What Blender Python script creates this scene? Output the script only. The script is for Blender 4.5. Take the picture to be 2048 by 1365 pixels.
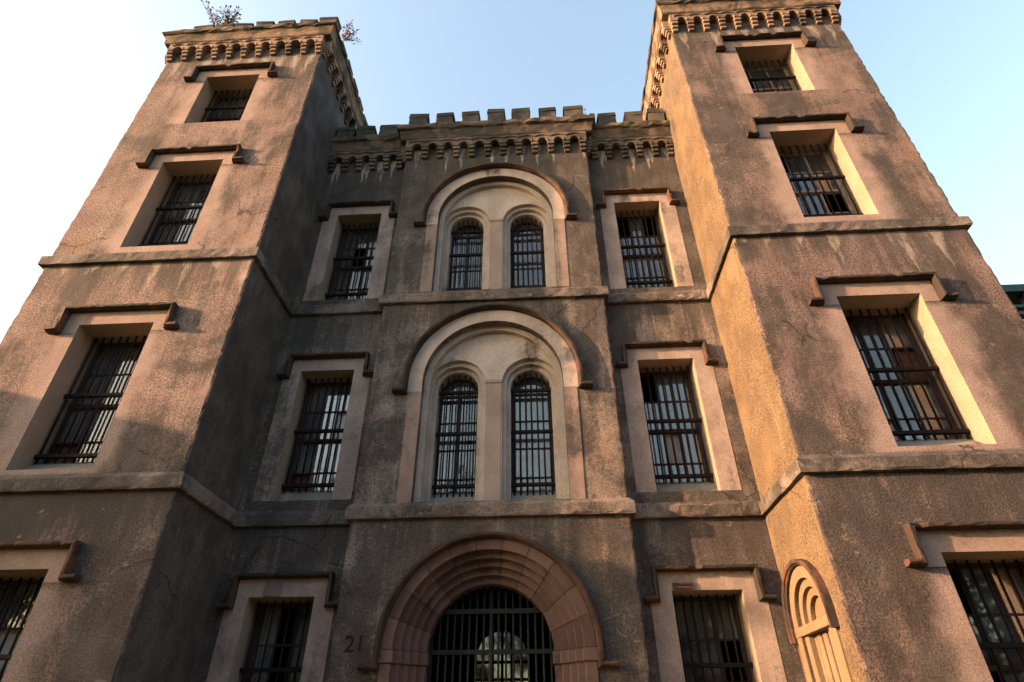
import bpy, bmesh, math, random
from mathutils import Vector, Matrix
from mathutils.geometry import tessellate_polygon
R = math.radians
random.seed(7)
for o in list(bpy.data.objects): bpy.data.objects.remove(o)
sc = bpy.context.scene
COL = sc.collection

# ------------------------------------------------------------------ camera, sky, sun, exposure
cam_d = bpy.data.cameras.new('camera'); cam = bpy.data.objects.new('camera', cam_d); COL.objects.link(cam)
PITCH, YAW, ROLL = 0.6035, -0.0541, -0.0047
fw = Vector((math.sin(YAW)*math.cos(PITCH), math.cos(YAW)*math.cos(PITCH), math.sin(PITCH)))
rt0 = Vector((math.cos(YAW), -math.sin(YAW), 0)); up0 = rt0.cross(fw)
rt = rt0*math.cos(ROLL) + up0*math.sin(ROLL); up = up0*math.cos(ROLL) - rt0*math.sin(ROLL)
m = Matrix((rt, up, -fw)).transposed().to_4x4(); m.translation = (1.1754, -11.0243, 1.6)
cam.matrix_world = m
cam_d.sensor_width = 36; cam_d.lens = 36*1171.25/2048
cam_d.clip_start = 0.1; cam_d.clip_end = 3000
sc.camera = cam
SUN_AZ, SUN_EL = R(75), R(14)            # azimuth measured from the facade normal towards the left
to_sun = Vector((-math.sin(SUN_AZ)*math.cos(SUN_EL), -math.cos(SUN_AZ)*math.cos(SUN_EL), math.sin(SUN_EL)))
w = bpy.data.worlds.new('World'); sc.world = w; w.use_nodes = True
nt = w.node_tree; nt.nodes.clear()
sky = nt.nodes.new('ShaderNodeTexSky'); sky.sky_type = 'NISHITA'; sky.sun_disc = False
sky.sun_elevation = SUN_EL; sky.sun_rotation = math.atan2(to_sun.x, to_sun.y)
sky.altitude = 0; sky.air_density = 1.4; sky.dust_density = 5.0; sky.ozone_density = 0.6
bg = nt.nodes.new('ShaderNodeBackground'); bg.inputs[1].default_value = 0.15
wo = nt.nodes.new('ShaderNodeOutputWorld')
nt.links.new(sky.outputs[0], bg.inputs[0]); nt.links.new(bg.outputs[0], wo.inputs[0])
sd = bpy.data.lights.new('sun', 'SUN'); sd.energy = 4.4; sd.angle = R(0.6); sd.color = (1.0, 0.56, 0.29)
sun = bpy.data.objects.new('sun', sd); COL.objects.link(sun)
sun.rotation_euler = (-to_sun).to_track_quat('-Z', 'Y').to_euler()
sc.view_settings.view_transform = 'Standard'; sc.view_settings.look = 'None'
sc.view_settings.exposure = 2.08; sc.view_settings.gamma = 1.0
sc.view_settings.use_curve_mapping = False
sc.render.resolution_x, sc.render.resolution_y = 1024, 682
sc.render.engine = 'CYCLES'

# ------------------------------------------------------------------ node helper
class T:
    def __init__(s, name):
        s.mat = bpy.data.materials.new(name); s.mat.use_nodes = True
        s.t = s.mat.node_tree; s.t.nodes.clear()
        s.out = s.t.nodes.new('ShaderNodeOutputMaterial')
        s.pos = s.t.nodes.new('ShaderNodeNewGeometry').outputs['Position']
        sp = s.t.nodes.new('ShaderNodeSeparateXYZ'); s.lk(s.pos, sp.inputs[0])
        s.x, s.y, s.z = sp.outputs
    def lk(s, a, b): s.t.links.new(a, b)
    def set(s, inp, v):
        if hasattr(v, 'is_output'): s.lk(v, inp)
        elif isinstance(v, tuple) and len(v) == 3 and inp.type == 'RGBA': inp.default_value = (*v, 1)
        else: inp.default_value = v
    def m(s, op, a, b=0.0, c=0.0):
        n = s.t.nodes.new('ShaderNodeMath'); n.operation = op
        for i, v in enumerate((a, b, c)): s.set(n.inputs[i], v)
        return n.outputs[0]
    def vec(s, sx=1, sy=1, sz=1, off=(0, 0, 0)):
        n = s.t.nodes.new('ShaderNodeMapping'); s.lk(s.pos, n.inputs[0])
        n.inputs['Scale'].default_value = (sx, sy, sz); n.inputs['Location'].default_value = off
        return n.outputs[0]
    def noise(s, scale=1, detail=4, rough=.55, vec=None, dist=0):
        n = s.t.nodes.new('ShaderNodeTexNoise'); s.lk(vec or s.pos, n.inputs['Vector'])
        n.inputs['Scale'].default_value = scale; n.inputs['Detail'].default_value = detail
        n.inputs['Roughness'].default_value = rough; n.inputs['Distortion'].default_value = dist
        return n.outputs[0]
    def vor(s, scale, vec=None, out='Distance', feature='F1'):
        n = s.t.nodes.new('ShaderNodeTexVoronoi'); n.feature = feature
        s.lk(vec or s.pos, n.inputs['Vector']); n.inputs['Scale'].default_value = scale
        return n.outputs[out]
    def ss(s, v, a, b, lo=0.0, hi=1.0):
        n = s.t.nodes.new('ShaderNodeMapRange'); n.interpolation_type = 'SMOOTHSTEP'
        s.set(n.inputs[0], v); n.inputs[1].default_value = a; n.inputs[2].default_value = b
        n.inputs[3].default_value = lo; n.inputs[4].default_value = hi
        return n.outputs[0]
    def mix(s, f, a, b, mode='MIX'):
        n = s.t.nodes.new('ShaderNodeMix'); n.data_type = 'RGBA'; n.blend_type = mode
        s.set(n.inputs[0], f); s.set(n.inputs[6], a); s.set(n.inputs[7], b)
        return n.outputs[2]
    def rnd(s): return s.t.nodes.new('ShaderNodeObjectInfo').outputs['Random']
    def bump(s, h, strength, dist=.02, prev=None):
        n = s.t.nodes.new('ShaderNodeBump'); n.inputs['Strength'].default_value = strength
        n.inputs['Distance'].default_value = dist; s.lk(h, n.inputs['Height'])
        if prev: s.lk(prev, n.inputs['Normal'])
        return n.outputs[0]
    def bsdf(s, col, rough=.9, normal=None, metal=0.0, spec=.3):
        n = s.t.nodes.new('ShaderNodeBsdfPrincipled')
        s.set(n.inputs['Base Color'], col); s.set(n.inputs['Roughness'], rough)
        n.inputs['Metallic'].default_value = metal; n.inputs['Specular IOR Level'].default_value = spec
        if normal: s.lk(normal, n.inputs['Normal'])
        s.lk(n.outputs[0], s.out.inputs[0]); return n

GRIME = (0.060, 0.053, 0.054)
def drip_mask(t, x0, pitch, ztop, lmin, lmax, wid, coord=None):
    """lime runs below a row of corbel arches: tapering wedges of uneven length"""
    u = t.m('DIVIDE', t.m('SUBTRACT', coord or t.x, x0), pitch)
    cell = t.m('FLOOR', u)
    wn = t.t.nodes.new('ShaderNodeTexWhiteNoise'); wn.noise_dimensions = '1D'; t.lk(cell, wn.inputs['W'])
    L = t.m('MULTIPLY_ADD', wn.outputs[0], lmax-lmin, lmin)
    wob = t.m('MULTIPLY', t.m('SUBTRACT', t.noise(2.5, 3), .5), .35)
    f = t.m('ABSOLUTE', t.m('ADD', t.m('SUBTRACT', t.m('FRACT', u), .5), wob))
    k = t.m('DIVIDE', t.m('SUBTRACT', ztop, t.z), L)          # 0 at the top, 1 at the tip
    ww = t.m('MULTIPLY', t.m('SUBTRACT', 1.0, k), wid)
    inside = t.ss(t.m('SUBTRACT', ww, f), -.03, .05)
    on = t.m('GREATER_THAN', t.m('FRACT', t.m('MULTIPLY', wn.outputs[0], 7.31)), .14)
    rag = t.ss(t.noise(6, 4, .6, vec=t.vec(1, 1, .3)), .3, .6)
    return t.m('MULTIPLY', t.m('MULTIPLY', inside, t.m('MULTIPLY', on, rag)), t.ss(k, -.05, .02))

ALB = 1.0
smooth_col = ((.215, .158, .150), (.27, .206, .196))
def sc3(c, k): return tuple(v*k for v in c)
def stucco(name, base1, base2, grime=.5, streak=.5, pebble=.6, zlift=None, drips=None, fine=.35, side=False, bumpk=1.0, warm=None, cracks=True, smooth=None, runs=None, chips=0.0):
    t = T(name); base1 = sc3(base1, ALB); base2 = sc3(base2, ALB)
    if warm: warm = sc3(warm, ALB)
    big = t.noise(.42, 5, .64, dist=.6)
    mid = t.noise(1.7, 4, .6, vec=t.vec(1, 1, .75, (4, 2, 9)))
    st = t.noise(1, 5, .6, vec=t.vec(2.6, 2.6, .2, (3, 7, 1)), dist=.15)
    fin = t.noise(9, 4, .7)
    col = t.mix(t.ss(mid, .34, .68), base1, base2)
    if warm: col = t.mix(t.m('MULTIPLY', t.ss(t.noise(.8, 5, .6, vec=t.vec(1, 1, .6, (11, 5, 3))), .5, .68), .7), col, warm)
    # grey-black biological staining
    g = t.m('ADD', t.m('MULTIPLY', big, 1.0-streak*.5), t.m('MULTIPLY', st, streak*.5))
    g = t.m('ADD', g, t.m('MULTIPLY', t.m('SUBTRACT', fin, .5), .22))
    if zlift:  # staining by height; on the left tower foot it also carries painted shade
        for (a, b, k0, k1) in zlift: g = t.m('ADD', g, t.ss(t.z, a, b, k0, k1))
    c0 = .74 - .42*grime
    gm = t.m('MULTIPLY', t.ss(g, c0-.05, c0+.09), .88)
    gcol = t.mix(t.ss(mid, .35, .65), sc3(GRIME, .6), (0.062, 0.056, 0.055))
    col = t.mix(gm, col, gcol)
    # pebbles of the rough-cast, patchy; smooth plaster beside the windows
    peb = t.vor(27)
    sm = None
    if smooth:
        wob = t.m('MULTIPLY', t.m('SUBTRACT', t.noise(1.6, 5, .6, vec=t.vec(1, 1, .6, (31, 1, 4))), .5), 1.1)
        for (xc, hw, zr) in smooth:
            dx = t.m('ADD', t.m('SUBTRACT', t.m('ABSOLUTE', t.m('SUBTRACT', t.x, xc)), hw), wob)
            mx = t.ss(dx, .14, .72, 1, 0); mz = None
            for (za, zb_) in zr:
                q = t.m('MULTIPLY', t.ss(t.z, za-.05, za+.05), t.ss(t.z, zb_-.25, zb_, 1, 0)); mz = q if mz is None else t.m('MAXIMUM', mz, q)
            k_ = t.m('MULTIPLY', mx, mz); sm = k_ if sm is None else t.m('MAXIMUM', sm, k_)
        scol = t.mix(t.ss(mid, .3, .7), smooth_col[0], smooth_col[1])
        col = t.mix(t.m('MULTIPLY', sm, .8), col, scol)
    patch = t.ss(t.noise(.55, 4, .6, vec=t.vec(1, 1, 1, (20, 3, 8))), .36, .52)
    if sm is not None: patch = t.m('MULTIPLY', t.m('MAXIMUM', patch, .25), t.m('SUBTRACT', 1.0, sm))
    dots = t.m('MULTIPLY', t.ss(t.noise(21, 3, .7), .47, .60), t.m('MULTIPLY', patch, pebble))
    col = t.mix(t.m('MULTIPLY', dots, .8), col, (0.030, 0.026, 0.025))
    # black runs washed down from the string courses and hood moulds, ragged and uneven in length
    if runs:
        rn = t.noise(1, 5, .65, vec=t.vec(3.6, 3.6, .13, (2, 14, 6)), dist=.1)
        rm = None
        for (zt_, ln) in runs:
            q = t.m('MULTIPLY', t.ss(t.z, zt_-ln, zt_, 0, .30), t.m('LESS_THAN', t.z, zt_+.05)); rm = q if rm is None else t.m('MAXIMUM', rm, q)
        col = t.mix(t.m('MULTIPLY', t.ss(t.m('ADD', rn, rm), .66, .80), t.m('MULTIPLY', t.ss(rm, .01, .06), .62)), col, sc3(GRIME, .7))
    # pale streaks of leached lime
    pst = t.ss(t.noise(1, 4, .6, vec=t.vec(4.5, 4.5, .24, (8, 1, 2))), .62, .74)
    col = t.mix(t.m('MULTIPLY', pst, .22), col, (0.25, 0.20, 0.16))
    if chips:
        cm = t.m('MULTIPLY', t.ss(t.noise(2.3, 5, .65, vec=t.vec(1, 1, 1.6, (44, 7, 1))), .64, .68), chips)
        col = t.mix(cm, col, (0.27, 0.20, 0.155))
    if drips:
        for dm in drips:
            mk = drip_mask(t, *dm[:6], coord=(t.y if (len(dm) > 7 and dm[7]) else None))
            col = t.mix(t.m('MULTIPLY', mk, dm[6]), col, (0.27, 0.24, 0.22))
    col = t.mix(.9 if fine > .2 else .4, col, t.mix(t.ss(t.noise(30, 3, .75), .3, .7), (.55, .54, .53), (1.42, 1.42, 1.42)), 'MULTIPLY')
    wv = t.t.nodes.new('ShaderNodeVectorMath'); wv.operation = 'MULTIPLY_ADD'
    nz = t.t.nodes.new('ShaderNodeTexNoise'); t.lk(t.pos, nz.inputs['Vector']); nz.inputs['Scale'].default_value = 2.2; nz.inputs['Detail'].default_value = 4
    t.lk(nz.outputs['Color'], wv.inputs[0]); wv.inputs[1].default_value = (.5, .5, .5); t.lk(t.pos, wv.inputs[2])
    crk = t.m('MULTIPLY', t.ss(t.vor(.42, vec=wv.outputs[0], feature='DISTANCE_TO_EDGE'), .004, .012, 1, 0), t.ss(t.noise(.6, 2), .56, .62))
    if cracks: col = t.mix(t.m('MULTIPLY', crk, .7), col, (0.02, 0.017, 0.016))
    h = t.m('ADD', t.m('MULTIPLY', t.noise(26, 2, .6), fine), t.m('MULTIPLY', t.m('MULTIPLY', t.ss(peb, .1, .6), patch), -pebble*.35))
    nb = t.bump(h, .5*bumpk, .014)
    nb = t.bump(t.noise(1.3, 4, .5, vec=t.vec(1, 1, .8, (9, 9, 9))), .5*bumpk, .05, nb)
    t.bsdf(col, .93, nb, spec=.2)
    return t.mat

def stone(name, base1, base2, dark=.35, rough=.85, darkcol=(0.035, 0.03, 0.028), moss=0.0, scale=1.0, bumpk=1.0):
    t = T(name); base1 = sc3(base1, .55); base2 = sc3(base2, .55); darkcol = sc3(darkcol, .6)
    r = t.rnd()
    mid = t.noise(1.9*scale, 6, .6)
    f = t.m('ADD', t.m('MULTIPLY', mid, .8), t.m('MULTIPLY', t.m('SUBTRACT', r, .3), .5))
    col = t.mix(t.ss(f, .3, .7), base1, base2)
    gr = t.ss(t.noise(1.1*scale, 7, .65, vec=t.vec(1, 1, 1, (5, 6, 7)), dist=.4), .64-.3*dark, .78-.3*dark)
    col = t.mix(t.m('MULTIPLY', gr, .85), col, darkcol)
    if moss:
        mm = t.ss(t.noise(1.4, 6, .65, vec=t.vec(1, 1, 1, (1, 16, 7))), .52, .66)
        col = t.mix(t.m('MULTIPLY', mm, moss), col, (0.075, 0.058, 0.02))
    col = t.mix(.5, col, t.mix(t.noise(34, 3, .7), (.62, .62, .62), (1.35, 1.35, 1.35)), 'MULTIPLY')
    nb = t.bump(t.noise(22, 4, .6), .4*bumpk, .018)
    nb = t.bump(t.noise(4, 4, .55), .4*bumpk, .04, nb)
    t.bsdf(col, rough, nb, spec=.25)
    return t.mat

def plain(name, col, rough=.7, var=.35, scale=6, metal=0.0, spec=.3, col2=None):
    t = T(name)
    c2 = col2 or tuple(v*(1-var) for v in col)
    c = t.mix(t.ss(t.noise(scale, 5, .6), .35, .65), col, c2)
    t.bsdf(c, rough, t.bump(t.noise(scale*4, 3), .25, .01), metal, spec)
    return t.mat

ZB1, ZB2 = 5.87, 12.15
TW_P = 0.5335
M = {}
M['tower'] = stucco('tower_stucco', (0.155, 0.108, 0.106), (0.213, 0.156, 0.152), grime=.57, streak=.7, pebble=.95, zlift=[(5, 8.5, .11, 0)],  # zlift darkens the foot: base dirt plus shade painted below the shadow edge
                    drips=[(-11.79, .546, 22.02, .5, 1.9, .24, .55), (6.33, .546, 22.02, .5, 1.9, .24, .55),
                           (8.2, .83, 12.2, .3, 1.7, .20, .6), (-10.2, .9, 12.2, .3, 1.4, .16, .35)], warm=(0.185, 0.118, 0.088), smooth=[(-9.13, .94, [(.9, 4.15), (6.25, 9.95), (12.55, 16.1), (18.25, 20.7)])], runs=[(5.9, 2.2), (12.2, 2.4), (22.1, 3.0)], chips=0.35)
M['towerR'] = stucco('right_tower_stucco', (0.126, 0.088, 0.087), (0.182, 0.132, 0.128), grime=0.64, streak=.7, pebble=.95, zlift=[(5, 8.5, .07, 0)],
                    drips=[(-11.79, .546, 22.02, .5, 1.9, .24, .55), (6.33, .546, 22.02, .5, 1.9, .24, .55),
                           (8.2, .83, 12.2, .3, 1.7, .20, .6), (-10.2, .9, 12.2, .3, 1.4, .16, .35)], warm=(0.155, 0.098, 0.072), smooth=[(9.07, .94, [(.9, 4.15), (6.25, 9.95), (12.55, 16.1), (18.25, 20.7)])], runs=[(5.9, 2.2), (12.2, 2.4), (22.1, 3.4)], chips=0.3)
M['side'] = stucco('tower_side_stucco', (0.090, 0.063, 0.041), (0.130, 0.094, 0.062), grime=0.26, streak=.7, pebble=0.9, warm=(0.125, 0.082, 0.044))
M['side_shaded'] = stucco('tower_side_stucco_shaded', (0.062, 0.055, 0.055), (0.1, 0.09, 0.089), grime=0.72, streak=.8, pebble=.5)  # darker, grimier copy of the side stucco: this wall's shade put into its colour
M['wing'] = stucco('wing_stucco', (0.13, 0.105, 0.1), (0.195, 0.16, 0.15), grime=0.72, streak=.75, pebble=0.6, zlift=[(13, 18, 0, .16), (3.5, 7, .03, 0)],
                   drips=[(-6.07, .5335, 19.12, .6, 1.35, .24, .9), (3.38, .5335, 19.12, .6, 1.35, .24, .9)], warm=(0.165, 0.107, 0.078), runs=[(5.9, 2.0), (12.2, 2.2), (18.8, 3.0)], chips=0.3)
M['bay'] = stucco('bay_stucco', (0.135, 0.11, 0.104), (0.2, 0.165, 0.155), grime=0.68, streak=.75, pebble=0.65, zlift=[(13, 18, 0, .16), (3.5, 7, .03, 0)],
                  drips=[(-3.16, .5335, 19.12, .6, 1.35, .24, .9)], warm=(0.17, 0.112, 0.082), runs=[(5.9, 2.0), (12.2, 2.2), (18.8, 3.0)], chips=0.35)
M['belt'] = stucco('belt_stucco', (0.118, 0.095, 0.09), (0.165, 0.136, 0.128), grime=0.68, streak=.3, pebble=.2, bumpk=.8, chips=0.7)
M['band'] = stucco('smooth_surround_stucco', (0.2, 0.148, 0.132), (0.26, 0.198, 0.178), grime=0.36, streak=.7, pebble=.12, fine=.15, bumpk=.6, cracks=False)
M['reveal'] = stucco('reveal_stucco', (0.2, 0.155, 0.125), (0.235, 0.185, 0.15), grime=.12, streak=.6, pebble=.05, fine=.15, bumpk=.5, cracks=False)
M['bandw'] = stucco('wing_surround_stucco', (0.215, 0.168, 0.158), (0.31, 0.25, 0.235), grime=0.42, streak=.8, pebble=.1, fine=.15, bumpk=.6, cracks=False, chips=0.45)
M['cream'] = stucco('cream_arch_stucco', (0.3, 0.252, 0.232), (0.385, 0.332, 0.308), grime=0.34, streak=.6, pebble=.05, fine=.15, bumpk=.5, cracks=False)
M['archi'] = stucco('archivolt_stucco', (0.27, 0.222, 0.205), (0.36, 0.302, 0.28), grime=0.38, streak=.7, pebble=.05, fine=.15, bumpk=.5, cracks=False, chips=0.5)
M['jamb'] = stucco('pink_jamb_stucco', (.165, .122, .112), (.225, .172, .158), grime=.46, streak=.8, pebble=.1, fine=.15, bumpk=.6, cracks=False, chips=.4)
M['pier'] = stucco('pink_pier_stucco', (0.22, 0.168, 0.155), (0.27, 0.21, 0.195), grime=0.3, streak=.6, pebble=.05, fine=.15, bumpk=.5, cracks=False)
M['niche'] = stucco('niche_stucco', (0.130, 0.094, 0.062), (0.165, 0.122, 0.083), grime=.12, streak=.6, pebble=.05, fine=.15, bumpk=.5, cracks=False)
M['hood'] = stone('hood_brownstone', (0.075, 0.042, 0.037), (0.16, 0.075, 0.052), dark=.8)
M['door'] = stone('door_brownstone', (0.135, 0.083, 0.076), (0.195, 0.122, 0.112), dark=.42, darkcol=(0.06, 0.04, 0.035))
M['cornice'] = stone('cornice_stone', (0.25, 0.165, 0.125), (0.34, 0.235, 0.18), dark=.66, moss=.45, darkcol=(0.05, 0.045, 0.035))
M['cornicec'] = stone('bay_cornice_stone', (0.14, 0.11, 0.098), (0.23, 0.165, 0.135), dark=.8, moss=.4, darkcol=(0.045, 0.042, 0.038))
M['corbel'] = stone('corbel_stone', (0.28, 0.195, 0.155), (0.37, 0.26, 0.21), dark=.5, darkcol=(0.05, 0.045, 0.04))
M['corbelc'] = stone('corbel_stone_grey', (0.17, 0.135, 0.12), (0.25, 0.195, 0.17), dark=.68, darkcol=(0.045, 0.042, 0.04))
M['coping'] = stone('coping_stone', (0.13, 0.10, 0.075), (0.22, 0.16, 0.115), dark=.75, moss=.35, darkcol=(0.03, 0.028, 0.024))
M['merlon'] = stone('merlon_stone', (0.10, 0.088, 0.082), (0.155, 0.130, 0.118), dark=.72, moss=.2, darkcol=(0.04, 0.038, 0.036))
M['sill'] = stone('sill_stone', (0.22, 0.21, 0.20), (0.33, 0.31, 0.285), dark=.3, darkcol=(0.08, 0.075, 0.07))
M['iron'] = plain('black_iron', (0.006, 0.006, 0.008), .75, .4, 8, 0.0, .12, (0.014, 0.009, 0.008))
M['sash'] = plain('brown_sash_paint', (0.055, 0.034, 0.031), .7, .5, 5, 0, .15, (0.03, 0.024, 0.024))
M['sashp'] = plain('pale_sash_paint', (0.33, 0.295, 0.28), .65, .4, 5, 0, .3, (0.20, 0.15, 0.14))
M['room'] = plain('room_plaster', (0.05, 0.042, 0.038), .95, .3, 1.5)
M['gate'] = plain('gate_iron', (0.012, 0.014, 0.0135), .6, .4, 7, 0, .2)
M['green'] = plain('green_eave_paint', (0.018, 0.05, 0.042), .5, .4, 5)
M['brick'] = plain('shade_house_brick', (0.27, 0.12, 0.08), .9, .4, 2)
M['roofing'] = plain('roof_slate', (0.07, 0.068, 0.07), .8, .4, 3)
M['pinkwall'] = stucco('rear_wing_stucco', (0.15, 0.1, 0.088), (0.18, 0.125, 0.108), grime=.4, pebble=.4)
M['chalk'] = plain('chalk_mark', (0.135, 0.127, 0.125), .95, .6, 30)
M['number'] = plain('number_paint', (0.006, 0.006, 0.006), .8, .3, 20)
M['patch'] = stone('patch_stone', (0.27, 0.21, 0.22), (0.33, 0.26, 0.26), dark=.25)
M['stem'] = plain('plant_stem', (0.10, 0.06, 0.05), .8)
M['leafg'] = plain('leaf_green', (0.10, 0.12, 0.035), .7, .5, 9)
M['leafp'] = plain('leaf_purple', (0.12, 0.065, 0.09), .7, .5, 9)
M['shutterb'] = plain('brown_shutter_wood', (0.115, 0.048, 0.035), .8, .4, 4, 0, .2)
M['shutterg'] = plain('grey_shutter_paint', (0.36, 0.345, 0.35), .8, .3, 3)
M['shutter'] = plain('pale_glare_board', (0.80, 0.80, 0.83), .8, .15, 2)  # very pale boards standing in for bright sky reflected in the panes

def glass(name, dust, haze=.22, ior=1.6):
    t = T(name)
    n = t.noise(1.3, 5, .6)
    fr = t.t.nodes.new('ShaderNodeFresnel'); fr.inputs[0].default_value = ior
    gl = t.t.nodes.new('ShaderNodeBsdfGlossy'); gl.inputs['Roughness'].default_value = .03
    t.lk(t.bump(t.noise(1.1, 2), .06, .05), gl.inputs['Normal'])
    tr = t.t.nodes.new('ShaderNodeBsdfTransparent'); tr.inputs[0].default_value = (.80, .83, .84, 1)
    df = t.t.nodes.new('ShaderNodeBsdfDiffuse'); df.inputs[0].default_value = (*dust, 1)
    a = t.t.nodes.new('ShaderNodeMixShader'); t.lk(t.ss(n, .35, .7, haze*.5, haze*1.5), a.inputs[0]); t.lk(tr.outputs[0], a.inputs[1]); t.lk(df.outputs[0], a.inputs[2])
    b = t.t.nodes.new('ShaderNodeMixShader'); t.lk(t.m('MULTIPLY', fr.outputs[0], 1.9), b.inputs[0]); t.lk(a.outputs[0], b.inputs[1]); t.lk(gl.outputs[0], b.inputs[2])
    t.lk(b.outputs[0], t.out.inputs[0]); return t.mat
M['glass'] = glass('dusty_window_glass', (0.32, 0.33, 0.36))
M['glassd'] = glass('grimy_fanlight_glass', (0.16, 0.17, 0.20), .6)
def ground_mat():
    t = T('ground_dirt_grass')
    c = t.mix(t.ss(t.noise(.5, 6, .6), .42, .6), (0.06, 0.07, 0.025), (0.15, 0.115, 0.08))
    c = t.mix(t.ss(t.noise(14, 4, .7), .4, .7), c, (0.045, 0.05, 0.02))
    t.bsdf(c, .95, t.bump(t.noise(9, 5, .65), .7, .05), spec=.15); return t.mat
M['ground'] = ground_mat()
def path_mat():
    t = T('paving_concrete')
    c = t.mix(t.ss(t.noise(2.2, 6, .6), .35, .65), (0.30, 0.275, 0.24), (0.2, 0.18, 0.16))
    t.bsdf(c, .9, t.bump(t.noise(30, 4), .3, .01), spec=.2); return t.mat
M['path'] = path_mat()

# ------------------------------------------------------------------ mesh helpers
def link(name, me, mat, parent=None):
    o = bpy.data.objects.new(name, me); COL.objects.link(o)
    if mat is not None and not me.materials: me.materials.append(mat)
    if parent: o.parent = parent
    return o
def mesh_of(bm, name='mesh', smooth=False):
    bmesh.ops.recalc_face_normals(bm, faces=bm.faces)
    me = bpy.data.meshes.new(name); bm.to_mesh(me); bm.free()
    if smooth:
        for p in me.polygons: p.use_smooth = True
    return me
class Frame:
    """wall frame: u along the wall, z up, n out of the wall"""
    def __init__(s, o, U):
        s.o = Vector((o[0], o[1], 0)); s.U = Vector((U[0], U[1], 0)).normalized(); s.N = Vector((s.U.y, -s.U.x, 0))
    def p(s, u, z, n): return s.o + s.U*u + s.N*n + Vector((0, 0, z))
def prism(bm, fr, outer, holes, n0, n1, back=True, hole_mat=0):
    loops = [outer]+list(holes); flat = [p for l in loops for p in l]
    tris = tessellate_polygon([[Vector((p[0], p[1], 0)) for p in l] for l in loops])
    A = [bm.verts.new(fr.p(u, z, n1)) for u, z in flat]; B = [bm.verts.new(fr.p(u, z, n0)) for u, z in flat]
    for t in tris:
        try: bm.faces.new([A[i] for i in t])
        except ValueError: pass
        if back:
            try: bm.faces.new([B[i] for i in reversed(t)])
            except ValueError: pass
    k = 0
    for l in loops:
        n = len(l)
        for i in range(n):
            j = (i+1) % n
            q_ = bm.faces.new((A[k+i], A[k+j], B[k+j], B[k+i]))
            if k: q_.material_index = hole_mat
        k += n
def rect(u0, u1, z0, z1): return [(u0, z0), (u1, z0), (u1, z1), (u0, z1)]
def arch(c, r, zb, zs, n=22): return [(c-r, zb), (c+r, zb)] + [(c+r*math.cos(math.pi*i/n), zs+r*math.sin(math.pi*i/n)) for i in range(n+1)]
def box(bm, fr, u0, u1, z0, z1, n0, n1, jit=0.0):
    vs = []
    for (u, z, n) in ((u0, z0, n0), (u1, z0, n0), (u1, z1, n0), (u0, z1, n0), (u0, z0, n1), (u1, z0, n1), (u1, z1, n1), (u0, z1, n1)):
        j = [random.uniform(-jit, jit) for _ in range(3)] if jit else (0, 0, 0)
        vs.append(bm.verts.new(fr.p(u+j[0], z+j[1], n+j[2])))
    fs = [bm.faces.new([vs[i] for i in f]) for f in ((3, 2, 1, 0), (4, 5, 6, 7), (0, 1, 5, 4), (1, 2, 6, 5), (2, 3, 7, 6), (3, 0, 4, 7))]
    return vs
def bevel(bm, w, seg=1):
    bmesh.ops.recalc_face_normals(bm, faces=bm.faces)
    es = [e for e in bm.edges if len(e.link_faces) == 2 and e.calc_face_angle(0) > .5]
    bmesh.ops.bevel(bm, geom=es, offset=w, segments=seg, affect='EDGES', clamp_overlap=True)
def tube(bm, pts, r, seg=7, cap=True):
    rings = []
    for i, p in enumerate(pts):
        a = pts[max(i-1, 0)]; b = pts[min(i+1, len(pts)-1)]; d = (Vector(b)-Vector(a)).normalized()
        x = d.cross(Vector((0, 0, 1)))
        if x.length < .01: x = d.cross(Vector((1, 0, 0)))
        x.normalize(); y = d.cross(x)
        rr = r[i] if isinstance(r, (list, tuple)) else r
        rings.append([bm.verts.new(Vector(p)+x*rr*math.cos(2*math.pi*k/seg)+y*rr*math.sin(2*math.pi*k/seg)) for k in range(seg)])
    for a, b in zip(rings, rings[1:]):
        for k in range(seg): bm.faces.new((a[k], a[(k+1) % seg], b[(k+1) % seg], b[k]))
    if cap:
        bm.faces.new(rings[0][::-1]); bm.faces.new(rings[-1])
def sweep(bm, path, prof, step=.3, jit=.006, seed=1):
    """sweep a profile of (n, z) points along a plan path, mitred at its corners, edges slightly uneven"""
    rg = random.Random(seed); P = [Vector(p) for p in path]; rows = []
    nrm = []
    for a, b in zip(P, P[1:]):
        d = (b-a).normalized(); nrm.append(Vector((d.y, -d.x)))
    for i in range(len(P)):
        if i == 0: mv = nrm[0]
        elif i == len(P)-1: mv = nrm[-1]
        else:
            s = nrm[i-1]+nrm[i]; mv = s/(s.dot(nrm[i]))
        rows.append((P[i], mv))
        if i < len(P)-1:
            L = (P[i+1]-P[i]).length; k = max(1, int(L/step))
            for j in range(1, k): rows.append((P[i].lerp(P[i+1], j/k), nrm[i]))
    R_ = []
    for c, mv in rows:
        ring = []
        for n, z in prof:
            q = rg.uniform(-jit, jit) if n > .001 else 0
            p = c+mv*(n+q); ring.append(bm.verts.new((p.x, p.y, z+rg.uniform(-jit, jit)*.8)))
        R_.append(ring)
    k = len(prof)
    for a, b in zip(R_, R_[1:]):
        for i in range(k): bm.faces.new((a[i], a[(i+1) % k], b[(i+1) % k], b[i]))
    bm.faces.new(R_[0]); bm.faces.new(R_[-1][::-1])

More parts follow.
